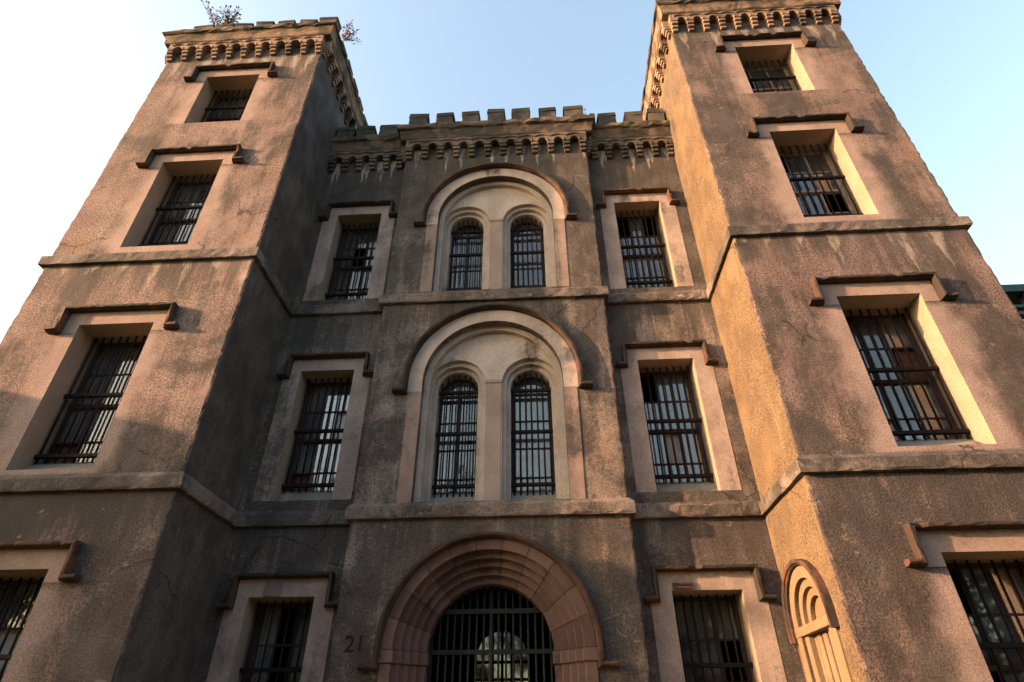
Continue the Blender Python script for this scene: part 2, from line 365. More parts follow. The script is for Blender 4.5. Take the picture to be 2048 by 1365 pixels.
def moulding(bm, fr, path, t_, proj, seed, step=.13, jit=.008, chip=.06):
    """run a small worn label-mould profile along a line drawn on the wall; its thickness lies left of the line"""
    rg = random.Random(seed); P = [Vector(p) for p in path]
    nr = [Vector((-(b-a).y, (b-a).x)).normalized() for a, b in zip(P, P[1:])]
    rows = []
    for i in range(len(P)):
        if i == 0: mv = nr[0]
        elif i == len(P)-1: mv = nr[-1]
        else:
            q = nr[i-1]+nr[i]; mv = q/q.dot(nr[i])
        rows.append((P[i], mv, 0))
        if i < len(P)-1:
            L = (P[i+1]-P[i]).length; k = int(L/step)
            for j in range(1, k): rows.append((P[i].lerp(P[i+1], (j+rg.uniform(-.25, .25))/k), nr[i], 1))
    prof_ = [(0, -.02), (0, proj*.55), (t_*.22, proj*.72), (t_*.30, proj*.95), (t_*.55, proj), (t_*.95, proj*.97), (t_, proj*.80), (t_, -.02)]
    R_ = []
    for c, mv, mid in rows:
        kc = rg.uniform(.55, .85) if (mid and rg.random() < chip) else 1.0
        ring = []
        for d, n in prof_:
            q = c+mv*(d*(1 if kc == 1 else (.7+.3*kc))+rg.uniform(-jit, jit)*.7)
            ring.append(bm.verts.new(fr.p(q.x, q.y, n*kc+(rg.uniform(-jit, jit) if n > 0 else 0))))
        R_.append(ring)
    k = len(prof_)
    for a, b in zip(R_, R_[1:]):
        for i in range(k): bm.faces.new((a[i], a[(i+1) % k], b[(i+1) % k], b[i]))
    bm.faces.new(R_[0]); bm.faces.new(R_[-1][::-1])
HS = [0]
def hood_path(fr, path, t_, proj, mat):
    HS[0] += 1; bm = bmesh.new(); moulding(bm, fr, path, t_, proj, 900+HS[0]); part('hood_mould', bm, mat)
def arch_path(c, r, zs, zd, f_, n=34):
    return [(c-r-f_, zd), (c-r, zd), (c-r, zs)]+[(c-r*math.cos(math.pi*i/n), zs+r*math.sin(math.pi*i/n)) for i in range(1, n)]+[(c+r, zs), (c+r, zd), (c+r+f_, zd)]

def thing(name, label, cat, loc=(0, 0, 0), group=None):
    o = bpy.data.objects.new(name, None); COL.objects.link(o); o.location = loc
    o.empty_display_size = .3; o['label'] = label; o['category'] = cat
    if group: o['group'] = group
    return o
def structure(o): o['kind'] = 'structure'; return o

# ------------------------------------------------------------------ ground
bm = bmesh.new()
gv = [bm.verts.new(p) for p in ((-900, -900, 0), (900, -900, 0), (900, 900, 0), (-900, 900, 0))]; bm.faces.new(gv)
structure(link('ground', mesh_of(bm), M['ground']))
bm = bmesh.new(); pf = Frame((0, 0), (1, 0))
pv = [bm.verts.new(p) for p in ((-1.9, -40, .02), (1.9, -40, .02), (1.9, 2.9, .02), (-1.9, 2.9, .02))]; f = bm.faces.new(pv)
structure(link('path', mesh_of(bm), M['path']))

# ------------------------------------------------------------------ the castle-like building
B = thing('castle_building', 'weathered tan stucco castle-like building with two crenellated towers and iron-barred windows', 'building', (0, 2.2, 0))
def part(name, bm, mat, smooth=False, label=None, parent=None):
    o = link(name, mesh_of(bm, name, smooth), mat)
    o.parent = parent or B
    o.matrix_parent_inverse = Matrix.Translation((0, -2.2, 0)) if not parent else Matrix.Identity(4)
    if label: o['label'] = label
    return o
def place(name, me, mat, mw, parent=None):
    o = link(name, me, mat); o.parent = parent or B
    if not parent: o.matrix_parent_inverse = Matrix.Translation((0, -2.2, 0))
    o.matrix_basis = mw
    return o

XI, XO, CL, CR, YW, YC = 6.2, 11.92, -3.29, 3.12, 2.56, 2.19
TD = 5.7
WIN_T = [(0.9, 4.36), (6.38, 10.14), (12.76, 16.3), (18.25, 20.88)]
WIN_W = [(0.9, 4.31), (6.5, 10.2), (12.72, 16.4)]
HT, HW = .94, .745
FT = {}
FT['L'] = Frame((-9.13, 0), (1, 0)); FT['R'] = Frame((9.07, 0), (1, 0))
FWG = {'L': Frame((-4.70, YW), (1, 0)), 'R': Frame((4.60, YW), (1, 0))}
FC = Frame((-.06, YC), (1, 0))
CH = .05
def corner(x, y, sx, z0, z1, mat, seed, sy=-1):
    """worn arris: a strip between two walls with an uneven ridge; sx = side of the building the x-wall faces"""
    rg = random.Random(seed); bm = bmesh.new(); rows = []
    k = int((z1-z0)/.14)
    for i in range(k+1):
        z = z0+(z1-z0)*i/k
        d = .020*rg.random()**2 + (.045*rg.random() if rg.random() < .10 else 0) + .006
        rows.append([bm.verts.new((x-sx*CH, y, z)), bm.verts.new((x-sx*d, y-sy*d, z)), bm.verts.new((x, y-sy*CH, z))])
    for a, b in zip(rows, rows[1:]):
        for j in (0, 1): bm.faces.new((a[j], a[j+1], b[j+1], b[j]))
    return part('arris', bm, mat)
for side, s in (('L', -1), ('R', 1)):
    fr = FT[side]; cx = fr.o.x
    xa, xb = sorted((s*XI, s*XO))
    bm = bmesh.new()
    prism(bm, fr, rect(xa+CH-cx, xb-CH-cx, 0, 23.2), [rect(-HT, HT, a, b) for a, b in WIN_T], -.9, 0, hole_mat=1)
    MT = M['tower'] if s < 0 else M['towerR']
    tw_ = part('tower_wall', bm, MT, label='tower front wall, '+('partly shaded by an added house' if s < 0 else 'raked by low sun')); tw_.data.materials.append(M['reveal'])
    # inner side wall (faces the courtyard)
    fi = Frame((s*XI, 0), (0, 1)) if s < 0 else Frame((s*XI, TD), (0, -1))
    bm = bmesh.new()
    ol = rect(CH, TD, 0, 23.2) if s < 0 else rect(0, TD-CH, 0, 23.2)
    holes = []
    if s > 0: holes = [arch(TD-1.45, .72, .3, 3.56, 18)]
    prism(bm, fi, ol, holes, -.5, 0)
    part('tower_wall', bm, M['side_shaded'] if s < 0 else M['side'], label='inner side wall of the tower, '+('in shade' if s < 0 else 'in full golden sun'))
    fo = Frame((s*XO, TD), (0, -1)) if s < 0 else Frame((s*XO, 0), (0, 1))
    bm = bmesh.new(); prism(bm, fo, rect(0, TD-CH, 0, 23.2) if s < 0 else rect(CH, TD, 0, 23.2), [], -.5, 0)
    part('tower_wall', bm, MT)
    bm = bmesh.new(); prism(bm, Frame((s*XO if s > 0 else s*XI, TD), (-1, 0)), rect(.02, XO-XI-.02, 0, 23.2), [], -.5, -.01)
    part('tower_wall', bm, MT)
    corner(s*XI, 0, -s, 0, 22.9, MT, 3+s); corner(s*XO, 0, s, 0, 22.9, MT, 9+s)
    # floors and roof inside so that the rooms are dark
    bm = bmesh.new(); ff = Frame((cx, 0), (1, 0))
    for z in (5.6, 11.9, 17.4, 22.6): box(bm, ff, xa+.5-cx, xb-.5-cx, z, z+.25, -TD+.5, -.9)
    part('tower_floors', bm, M['room'])
    if s > 0:
        bm = bmesh.new(); box(bm, fi, TD-1.45-1.2, TD-1.45+1.2, 0, 5, -.9, -.52); part('niche_back', bm, M['side'])
# wings
for side, s in (('L', -1), ('R', 1)):
    fr = FWG[side]; cx = fr.o.x
    xa, xb = (-XI, CL) if s < 0 else (CR, XI)
    bm = bmesh.new()
    prism(bm, fr, rect(xa-cx, xb-cx, 0, 20.0), [rect(-HW, HW, a, b) for a, b in WIN_W], -.75, 0, hole_mat=1)
    tw_ = part('wing_wall', bm, M['wing']); tw_.data.materials.append(M['reveal'])
    bm = bmesh.new()
    for z in (5.7, 12.0, 18.2): box(bm, fr, xa-cx+.01, xb-cx-.01, z, z+.25, -9, -.75)
    for z in (0,): box(bm, fr, xa-cx+.01, xb-cx-.01, z, 19.9, -9.4, -9)
    part('wing_rooms', bm, M['room'])
# bay with its recessed arches
ZS = {2: 9.57, 3: 15.72, 1: 3.2}
RR = 1.85
bm = bmesh.new()
prism(bm, FC, rect(CL+CH+.06, CR-CH+.06, 0, 20.0), [arch(0, 2.0, .02, 3.2, 26), arch(0, RR, 6.26, ZS[2], 30), arch(0, RR, 12.6, ZS[3], 30)], -.22, 0)
part('bay_wall', bm, M['bay'])
corner(CL, YC, -1, 0, 19.9, M['bay'], 21); corner(CR, YC, 1, 0, 19.9, M['bay'], 22)
for s, xx in ((-1, CL), (1, CR)):
    bm = bmesh.new(); fs = Frame((xx, YW+.3), (0, -1)) if s < 0 else Frame((xx, YC), (0, 1))
    prism(bm, fs, rect(0, YW+.3-YC-CH, 0, 20.0) if s < 0 else rect(CH, YW+.3-YC, 0, 20.0), [], -.3, 0)
    part('bay_wall', bm, M['bay'])
WC, WR = .99, .55
for st, zb in ((2, 6.26), (3, 12.6)):
    zs = ZS[st]; zw = zs+.06
    bm = bmesh.new(); prism(bm, FC, rect(-2.6, 2.6, zb-.2, zs+2.4), [arch(0, 1.70, zb+.004, zs, 30)], -.36, -.222); part('arch_order', bm, M['cream'])
    bm = bmesh.new(); prism(bm, FC, rect(-2.6, 2.6, zb-.2, zs+2.4), [arch(c, .76, zb+.008, zw, 24) for c in (-WC, WC)], -.48, -.362); part('tympanum', bm, M['cream'])
    bm = bmesh.new(); prism(bm, FC, rect(-2.6, 2.6, zb-.2, zs+2.4), [arch(c, .65, zb+.012, zw-.02, 24) for c in (-WC, WC)], -.60, -.482); part('arch_order', bm, M['cream'])
    bm = bmesh.new(); prism(bm, FC, rect(-2.6, 2.6, zb-.2, zs+2.4), [arch(c, WR, zb+.016, zw-.04, 24) for c in (-WC, WC)], -1.1, -.602); part('arch_order', bm, M['cream'])
    # pink central pier, slightly proud
    bm = bmesh.new(); box(bm, FC, -.215, .215, zb+.01, zw-.02, -.48, -.345); bevel(bm, .02); part('pier', bm, M['pier'])
    bm = bmesh.new(); box(bm, FC, -.235, .235, zw-.02, zw+.10, -.48, -.335); bevel(bm, .02); part('pier_cap', bm, M['pier'])
    # flat archivolt band and jambs
    bm = bmesh.new()
    n = 30; ro = 2.232
    ri = RR+.005; zj = zs-.36
    ol = [(-ro, zj), (-ri, zj)]+[(-ri*math.cos(math.pi*i/n), zs+ri*math.sin(math.pi*i/n)) for i in range(n+1)]+[(ri, zj), (ro, zj)]+[(ro*math.cos(math.pi*i/n), zs+ro*math.sin(math.pi*i/n)) for i in range(n+1)]
    prism(bm, FC, ol, [], -.01, .022, back=False); part('arch_surround', bm, M['archi'])
    for sg_ in (-1, 1):
        bm = bmesh.new(); x0_, x1_ = sorted((sg_*ri, sg_*(ro-.03))); prism(bm, FC, rect(x0_, x1_, zb-.02, zj-.004), [], -.01, .016, back=False); part('arch_jamb', bm, M['jamb'])
    # hood
    hood_path(FC, arch_path(0, 2.24, zs, zs-.42, .36), .12, .20, M['hood'])
# bay and main block interior
bm = bmesh.new()
box(bm, FC, -3.1, 3.1, 5.7, 5.95, -9, -.75); box(bm, FC, -3.1, 3.1, 12.0, 12.25, -9, -1.1); box(bm, FC, -3.1, 3.1, 18.3, 18.55, -9, -1.1)
box(bm, FC, -3.1, 3.1, 5.95, 19.9, -9.4, -9)
for a in (-3.2, 3.0): box(bm, FC, a, a+.15, 5.96, 18.2, -9, -.7)
part('bay_rooms', bm, M['room'])
# gate passage with an arched rear opening
bm = bmesh.new(); fc_, fr_, fz_ = -.72, 1.22, 4.42
box(bm, FC, -2.7, -2.45, 0, 5.68, -14.4, -1.01); box(bm, FC, 2.45, 2.7, 0, 5.68, -14.4, -1.01); box(bm, FC, -2.7, 2.7, 5.682, 5.696, -14.4, -1.01)
prism(bm, FC, rect(-2.44, 2.44, 0, 5.675), [arch(fc_, fr_, .01, fz_, 20)], -14.4, -14.1)
part('gate_passage', bm, M['room'])
bm = bmesh.new()
fh = []
for q in range(-3, 3):
    u0, u1 = fc_+q*.4+.06, fc_+(q+1)*.4-.06
    for z0_, z1_ in ((2.5, 3.08), (3.18, 3.74), (3.84, 4.36)): fh.append(rect(u0, u1, z0_, z1_))
    h0, h1 = [math.sqrt(max((fr_-.06)**2-(u-fc_)**2, .0)) for u in (u0, u1)]
    if min(h0, h1) > .12: fh.append([(u0, fz_+.05), (u1, fz_+.05), (u1, fz_+h1), (u0, fz_+h0)])
prism(bm, FC, arch(fc_, fr_+.01, .02, fz_, 20), fh, -14.3, -14.22)
part('fanlight', bm, M['sash'], label='arched rear window seen through the gate')
bm = bmesh.new(); prism(bm, FC, arch(fc_, fr_-.01, .03, fz_, 20), [], -14.27, -14.265); part('pane', bm, M['glassd'])
# main block roof
bm = bmesh.new(); box(bm, FC, -6.1, 6.2, 19.4, 19.7, -10.5, -.9)
prism(bm, Frame((6.2, 12.9), (-1, 0)), rect(0, 12.4, 0, 19.6), [rect(6.2-2.8, 6.2+2.9, .01, 5.75)], -.2, 0)
part('roof', bm, M['roofing'])
for xx in (-6.1, 6.1):
    bm = bmesh.new(); box(bm, Frame((xx, 0), (1, 0)), -.1, .1, 0, 19.5, -12.8, -5.75); part('block_wall', bm, M['wing'])

# ---- string courses
prof = lambda z0, z1: [(-.05, z0), (.10, z0), (.11, z0+.05), (.11, z1-.09), (.08, z1-.05), (.0, z1+.03), (-.05, z1+.03)]
k = 0
for z0, z1 in ((ZB1, 6.22), (ZB2, 12.52)):
    for path, mt in (([(-XO, TD), (-XO, 0), (-XI, 0), (-XI, YW-.1)], 'belt'), ([(XI, YW-.1), (XI, 0), (XO, 0), (XO, TD)], 'belt'),
                 ([(-XI, YW), (CL, YW)], 'belt'), ([(CR, YW), (XI, YW)], 'belt'), ([(CL, YW-.09), (CL, YC), (CR, YC), (CR, YW-.09)], 'belt')):
        bm = bmesh.new(); k += 1; sweep(bm, path, prof(z0, z1), .17, .011, k); part('string_course', bm, M[mt])

# ---- corbel tables, cornices, merlons
def corbel_mesh(seed):
    rg = random.Random(seed); bm = bmesh.new(); f = Frame((0, 0), (1, 0))
    for i, (n, h0, h1, ww) in enumerate(((.10, 0, .13, .105), (.155, .15, .28, .115), (.21, .30, .43, .125))):
        q = bmesh.new(); vs = box(q, f, -ww, ww, h0, h1, -.02, n, .006); bevel(q, .022); me = bpy.data.meshes.new('t'); q.to_mesh(me); q.free(); bm.from_mesh(me); bpy.data.meshes.remove(me)
        box(bm, f, -ww+.03, ww-.03, h1-.02, h1+.04, -.02, n-.045)
    return mesh_of(bm, 'corbel')
CM = [corbel_mesh(i) for i in range(4)]
CMC = [me.copy() for me in CM]
def merlon_mesh(wd, h, th, seed):
    rg = random.Random(seed); bm = bmesh.new(); f = Frame((0, 0), (1, 0)); nx = 4
    # a block with a weathered, slightly uneven cap
    box(bm, f, -wd/2, wd/2, 0, h*.72, -th, 0, .02)
    box(bm, f, -wd/2-.03, wd/2+.03, h*.70, h, -th-.03, .03, .025)
    bevel(bm, .028, 2)
    for v in bm.verts: v.co += Vector((rg.uniform(-1, 1), rg.uniform(-1, 1), rg.uniform(-1, 1)))*.022
    return mesh_of(bm, 'merlon')
MM = [merlon_mesh(1, 1, 1, i) for i in range(5)]
def fmat(fr, u, z, n):
    p = fr.p(u, z, n); return Matrix(((fr.U.x, -fr.N.x, 0, p.x), (fr.U.y, -fr.N.y, 0, p.y), (0, 0, 1, p.z), (0, 0, 0, 1)))
def arcade(fr, u0, u1, count, zc, mat, matc, meshes):
    """corbels with little arches between them: from u0 to u1, count arches"""
    pit = (u1-u0)/count; r = pit*.5-.125
    bm = bmesh.new(); zsp = zc+.44; top = zc+.86
    ol = [(u0-.13, zsp)]
    for i in range(count):
        c = u0+pit*(i+.5)
        ol += [(c-r, zsp)]+[(c-r*math.cos(math.pi*q/8), zsp+r*math.sin(math.pi*q/8)) for q in range(1, 8)]+[(c+r, zsp)]
    ol += [(u1+.13, zsp), (u1+.13, top), (u0-.13, top)]
    prism(bm, fr, ol, [], -.02, .215)
    # roll round each arch and the scalloped roll above
    for i in range(count):
        c = u0+pit*(i+.5)
        tube(bm, [fr.p(c-(r+.03)*math.cos(math.pi*q/8), zsp+.0+(r+.03)*math.sin(math.pi*q/8), .215) for q in range(0, 9)], .026, 6)
    pts = []
    for i in range(count):
        c = u0+pit*(i+.5)
        pts += [fr.p(c+pit*.5*q/3, zc+.70+.075*math.cos(q/3*math.pi*.5), .225+random.uniform(-.004, .004)) for q in range(-3, 3)]
    pts.append(fr.p(u1, zc+.70, .225))
    tube(bm, pts, .034, 6)
    part('corbel_arcade', bm, matc)
    for i in range(count+1):
        if 0 < i < count and random.random() < .04: continue
        place('corbel', meshes[random.randrange(4)], mat, fmat(fr, u0+pit*i+random.uniform(-.012, .012), zc+random.uniform(-.014, .014), random.uniform(-.015, .005)) @ Matrix.Rotation(random.uniform(-.03, .03), 4, 'Y'))
prc = lambda z, p: [(-.05, z), (p-.10, z), (p-.07, z+.05), (p-.09, z+.09), (p-.06, z+.28), (p-.02, z+.42), (p, z+.46), (-.05, z+.46)]
prk = lambda z, p, h: [(-.3, z), (p+.05, z), (p+.09, z+.05), (p+.08, z+h-.04), (p+.02, z+h), (-.3, z+h)]
def merlons(fr, spans, z, n, th, h, seed=1):
    rg = random.Random(seed)
    for a, b in spans:
        hh = h*rg.uniform(.86, 1.06); a += rg.uniform(-.03, .03); b += rg.uniform(-.03, .03)
        mw = fmat(fr, (a+b)/2, z, n) @ Matrix.Rotation(rg.uniform(-.035, .035), 4, 'Y') @ Matrix.Rotation(rg.uniform(-.05, .05), 4, 'Z') @ Matrix.Diagonal((b-a, th, hh, 1))
        place('merlon', MM[rg.randrange(5)], M['merlon'], mw)
ZT, ZC = 22.0, 18.64
for s in (-1, 1):
    f0 = Frame((0, 0), (1, 0)); a, b = sorted((s*XI, s*XO))
    arcade(f0, a+.13, b-.13, 10, ZT, M['corbel'], M['corbel'], CM)
    fi = Frame((s*XI, 0), (0, 1)) if s < 0 else Frame((s*XI, TD), (0, -1))
    arcade(fi, .13, TD-.13, 10, ZT, M['corbel'], M['corbel'], CM)
    fo = Frame((s*XO, TD), (0, -1)) if s < 0 else Frame((s*XO, 0), (0, 1))
    arcade(fo, .13, TD-.13, 10, ZT, M['corbel'], M['corbel'], CM)
    path = [(-XO, TD), (-XO, 0), (-XI, 0), (-XI, TD)] if s < 0 else [(XI, TD), (XI, 0), (XO, 0), (XO, TD)]
    bm = bmesh.new(); sweep(bm, path, prc(ZT+.86, .33), .35, .010, 31+s); part('cornice', bm, M['cornice'])
    bm = bmesh.new(); sweep(bm, path, prk(ZT+1.325, .30, .24), .20, .032, 41+s); part('coping', bm, M['coping'])
    zt = ZT+1.55
    sp = [(-11.25, -10.52), (-10.42, -9.79), (-9.67, -9.02), (-8.89, -8.25), (-8.06, -7.46), (-7.26, -6.64), (-6.51, -5.87)] if s < 0 else [(6.0+.8*i, 6.62+.8*i) for i in range(8)]
    merlons(f0, sp, zt, .30, .42, .38, 5+s)
    merlons(fi, [(.55+.8*i, 1.15+.8*i) for i in range(6)], zt, .30, .42, .38, 15+s)
    merlons(fo, [(.55+.8*i, 1.15+.8*i) for i in range(6)], zt, .30, .42, .38, 25+s)
# wings and bay
fb = Frame((0, YC), (1, 0)); fwg = Frame((0, YW), (1, 0))
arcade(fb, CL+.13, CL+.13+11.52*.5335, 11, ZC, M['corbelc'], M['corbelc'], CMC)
for fs in (Frame((CL, YW), (0, -1)), Frame((CR, YC), (0, 1))):
    bm = bmesh.new(); prism(bm, fs, rect(0, .37, ZC+.44, ZC+.86), [], -.02, .21); part('corbel_arcade', bm, M['corbelc'])
    place('corbel', CMC[1], M['corbelc'], fmat(fs, .12 if fs.U.y > 0 else .25, ZC, 0))
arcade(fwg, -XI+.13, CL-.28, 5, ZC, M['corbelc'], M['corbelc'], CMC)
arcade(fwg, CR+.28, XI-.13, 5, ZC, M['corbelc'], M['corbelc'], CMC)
for path in ([(-XI, YW), (CL-.02, YW)], [(CR+.02, YW), (XI, YW)], [(CL, YW+.05), (CL, YC), (CR, YC), (CR, YW+.05)]):
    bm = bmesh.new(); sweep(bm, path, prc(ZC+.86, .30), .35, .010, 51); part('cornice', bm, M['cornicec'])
    bm = bmesh.new(); sweep(bm, path, prk(ZC+1.325, .27, .30), .20, .032, 61); part('coping', bm, M['coping'])
merlons(fb, [(-3.32, -2.60), (-2.27, -1.64), (-1.35, -.72), (-.40, .20), (.56, 1.16), (1.50, 2.12), (2.46, 3.14)], ZC+1.61, .22, .42, .85, 71)
merlons(fwg, [(-6.14, -5.5), (-5.38, -4.73), (-4.5, -3.78)], ZC+1.61, .22, .42, .85, 72)
merlons(fwg, [(3.40, 3.58), (3.72, 4.36), (4.66, 5.30), (5.52, 6.12)], ZC+1.61, .22, .42, .85, 73)

# ---- window surrounds, hoods, sills
def hood(fr, hw, zt, mat, proj=.19):
    w_ = hw+.365; zs = zt+.38; zd = zt-.24; f_ = .33
    hood_path(fr, [(-w_-f_, zd), (-w_, zd), (-w_, zs), (w_, zs), (w_, zd), (w_+f_, zd)], .105, proj, mat)
def surround(fr, hw, zb, zt, mat, lim=(9, 9), n=.007, lintel=False):
    w1 = hw+.36; w2l = min(hw+.48, lim[0]); w2r = min(hw+.48, lim[1]); zd = zt-.24
    bm = bmesh.new(); e = .004
    ol = [(-w2l, zb), (-hw-e, zb), (-hw-e, zt+e), (hw+e, zt+e), (hw+e, zb), (w2r, zb), (w2r, zd), (w1, zd), (w1, zt+.38), (-w1, zt+.38), (-w1, zd), (-w2l, zd)]
    if lintel: ol = [(-w1, zd), (-hw-e, zd), (-hw-e, zt+e), (hw+e, zt+e), (hw+e, zd), (w1, zd), (w1, zt+.38), (-w1, zt+.38)]
    prism(bm, fr, ol, [], -.01, n, back=False); part('window_surround', bm, mat)
bar_cache = {}
def bar_mesh(h, r, seg=7):
    key = (round(h, 3), r)
    if key not in bar_cache:
        bm = bmesh.new(); tube(bm, [(0, 0, 0), (0, 0, h)], r, seg); bar_cache[key] = mesh_of(bm, 'bar', True)
    return bar_cache[key]
pane_cache = {}
def pane_mesh(wd, h):
    key = (round(wd, 3), round(h, 3))
    if key not in pane_cache:
        bm = bmesh.new(); box(bm, Frame((0, 0), (1, 0)), -wd/2, wd/2, -h/2, h/2, -.004, 0); pane_cache[key] = mesh_of(bm, 'pane')
    return pane_cache[key]
def sub(name, me, mat, mw, parent):
    o = link(name, me, mat); o.parent = parent; o.matrix_parent_inverse = Matrix.Translation((0, -2.2, 0)) if False else Matrix.Identity(4)
    o.matrix_basis = mw; return o
def rect_window(fr, hw, zb, zt, depth, label, sash, nbar, rails, seed, missing=(), cols=3, rows=4, boards=()):
    rg = random.Random(seed)
    bm = bmesh.new(); dn = -depth
    st = .085; g = hw-st; mt = .035
    pw = (2*g-(cols-1)*mt)/cols; zm = (zb+zt)/2
    holes = []
    ph = (zt-zb-.12-.10-.10-(rows-2)*mt)/rows
    zz = zb+.12; cells = []
    for r_ in range(rows):
        for c_ in range(cols):
            u = -g+c_*(pw+mt); holes.append(rect(u, u+pw, zz, zz+ph)); cells.append((u+pw/2, zz+ph/2))
        zz += ph+(mt if r_ != rows//2-1 else .10)
    prism(bm, fr, rect(-hw+.002, hw-.002, zb+.002, zt-.002), holes, dn-.06, dn)
    # meeting rail and stiles stand proud
    zmr = zb+.12+ph*(rows//2)+mt*(rows//2-1)
    box(bm, fr, -hw+.004, hw-.004, zmr+.01, zmr+.09, dn-.02, dn+.05)
    for s in (-1, 1): box(bm, fr, s*(hw-.043)-.04, s*(hw-.043)+.04, zb+.004, zt-.004, dn-.02, dn+.035)
    W_ = part('window', bm, sash, label=label)
    for i, (u, z) in enumerate(cells):
        if i in missing: continue
        mw = fmat(fr, u, z, dn-.03) @ Matrix.Rotation(rg.uniform(-.012, .012), 4, 'Z') @ Matrix.Rotation(rg.uniform(-.012, .012), 4, 'X')
        sub('pane', pane_mesh(pw+.012, ph+.012), M['glass'], mw, W_)
    for (a, b, c, d, mt_) in boards:      # shutter leaves behind the glass; the palest boards imitate bright sky in the panes
        bm = bmesh.new(); U0 = -hw+2*hw*a; U1 = -hw+2*hw*b; nb_ = max(1, round((U1-U0)/.16)); zA = zb+(zt-zb)*c; zB = zb+(zt-zb)*d
        for q in range(nb_): box(bm, fr, U0+(U1-U0)*q/nb_+.003, U0+(U1-U0)*(q+1)/nb_-.003, zA, zB, dn-.14, dn-.11+rg.uniform(0, .012))
        box(bm, fr, U0, U1, zA+.2, zA+.3, dn-.16, dn-.142)
        part('shutter', bm, mt_, parent=W_)
    # iron grille
    gn = -depth+.27
    z0, z1 = zb+.36, zt-.02
    for i in range(nbar):
        u = -hw+.09+(2*hw-.18)*i/(nbar-1)+rg.uniform(-.008, .008)
        sub('bar', bar_mesh(z1-z0, .024), M['iron'], fmat(fr, u, z0, gn) @ Matrix.Rotation(rg.uniform(-.004, .004), 4, 'Y'), W_)
    for q in rails:
        bm = bmesh.new(); box(bm, fr, -hw+.003, hw-.003, q-.045, q+.045, gn-.045, gn+.045, .004); bevel(bm, .01)
        o = part('rail', bm, M['iron'], parent=W_)
    # stone sill inside the reveal
    bm = bmesh.new()
    sv = [[bm.verts.new(fr.p(u, z, n)) for (n, z) in ((dn+.052, zb-.02), (-.16, zb-.02), (-.16, zb+.03), (dn+.16, zb+.42), (dn+.052, zb+.45))] for u in (-hw+.003, hw-.003)]
    for q in range(5): bm.faces.new((sv[0][q], sv[0][(q+1) % 5], sv[1][(q+1) % 5], sv[1][q]))
    bm.faces.new(sv[0]); bm.faces.new(sv[1][::-1])
    o = part('sill', bm, M['sill'], parent=W_)
    return W_
BD = {('L', 1): [(0, .42, 0, .95, M['shutterb']), (.62, 1, 0, .8, M['shutter'])], ('L', 2): [(.62, 1, 0, .72, M['shutter'])], ('L', 0): [(.2, .9, 0, .9, M['shutterg'])],
      ('R', 1): [(.72, 1, 0, .95, M['shutterb']), (0, .62, 0, .52, M['shutter'])], ('R', 2): [(.05, .6, 0, .4, M['shutterg'])]}
BW = {('L', 1): [(0, .45, 0, .92, M['shutterb']), (.52, 1, 0, .86, M['shutter'])], ('L', 2): [(.66, 1, 0, .72, M['shutter'])], ('R', 1): [(0, .85, 0, .62, M['shutterg']), (.85, 1, 0, .7, M['shutterb'])], ('R', 2): [(.1, .8, 0, .6, M['shutterg'])]}
ORD = ['ground-floor', 'second-storey', 'third-storey', 'top']
for side, nm in (('L', 'left'), ('R', 'right')):
    for i, (zb, zt) in enumerate(WIN_T):
        hood(FT[side], HT, zt, M['hood']); surround(FT[side], HT, max(zb, 0), zt, M['band'], lintel=True)
        rails = [zb+.52, zb+2.05] if i != 3 else [zb+.35, zb+1.55]
        rect_window(FT[side], HT, zb, zt, .80, '%s barred window of the %s tower' % (ORD[i], nm), M['sash'] if (side == 'L' or i in (0, 1)) else M['sashp'], 9, rails, 100+i+(50 if side == 'R' else 0), missing=random.sample(range(12), 2), boards=BD.get((side, i), ()))
    for i, (zb, zt) in enumerate(WIN_W):
        fr = FWG[side]; hood(fr, HW-.08, zt, M['hood'])
        lim = (9, CL-.03-fr.o.x) if side == 'L' else (fr.o.x-CR-.03, 9)
        surround(fr, HW, zb, zt, M['bandw'], lim)
        rect_window(fr, HW, zb, zt, .66, '%s barred window beside the bay, by the %s tower' % (ORD[i], nm), M['sash'], 8, [zb+.52, zb+2.03], 200+i+(50 if side == 'R' else 0), missing=random.sample(range(12), 2), boards=BW.get((side, i), ()))
BR, PL = M['shutterb'], M['shutter']
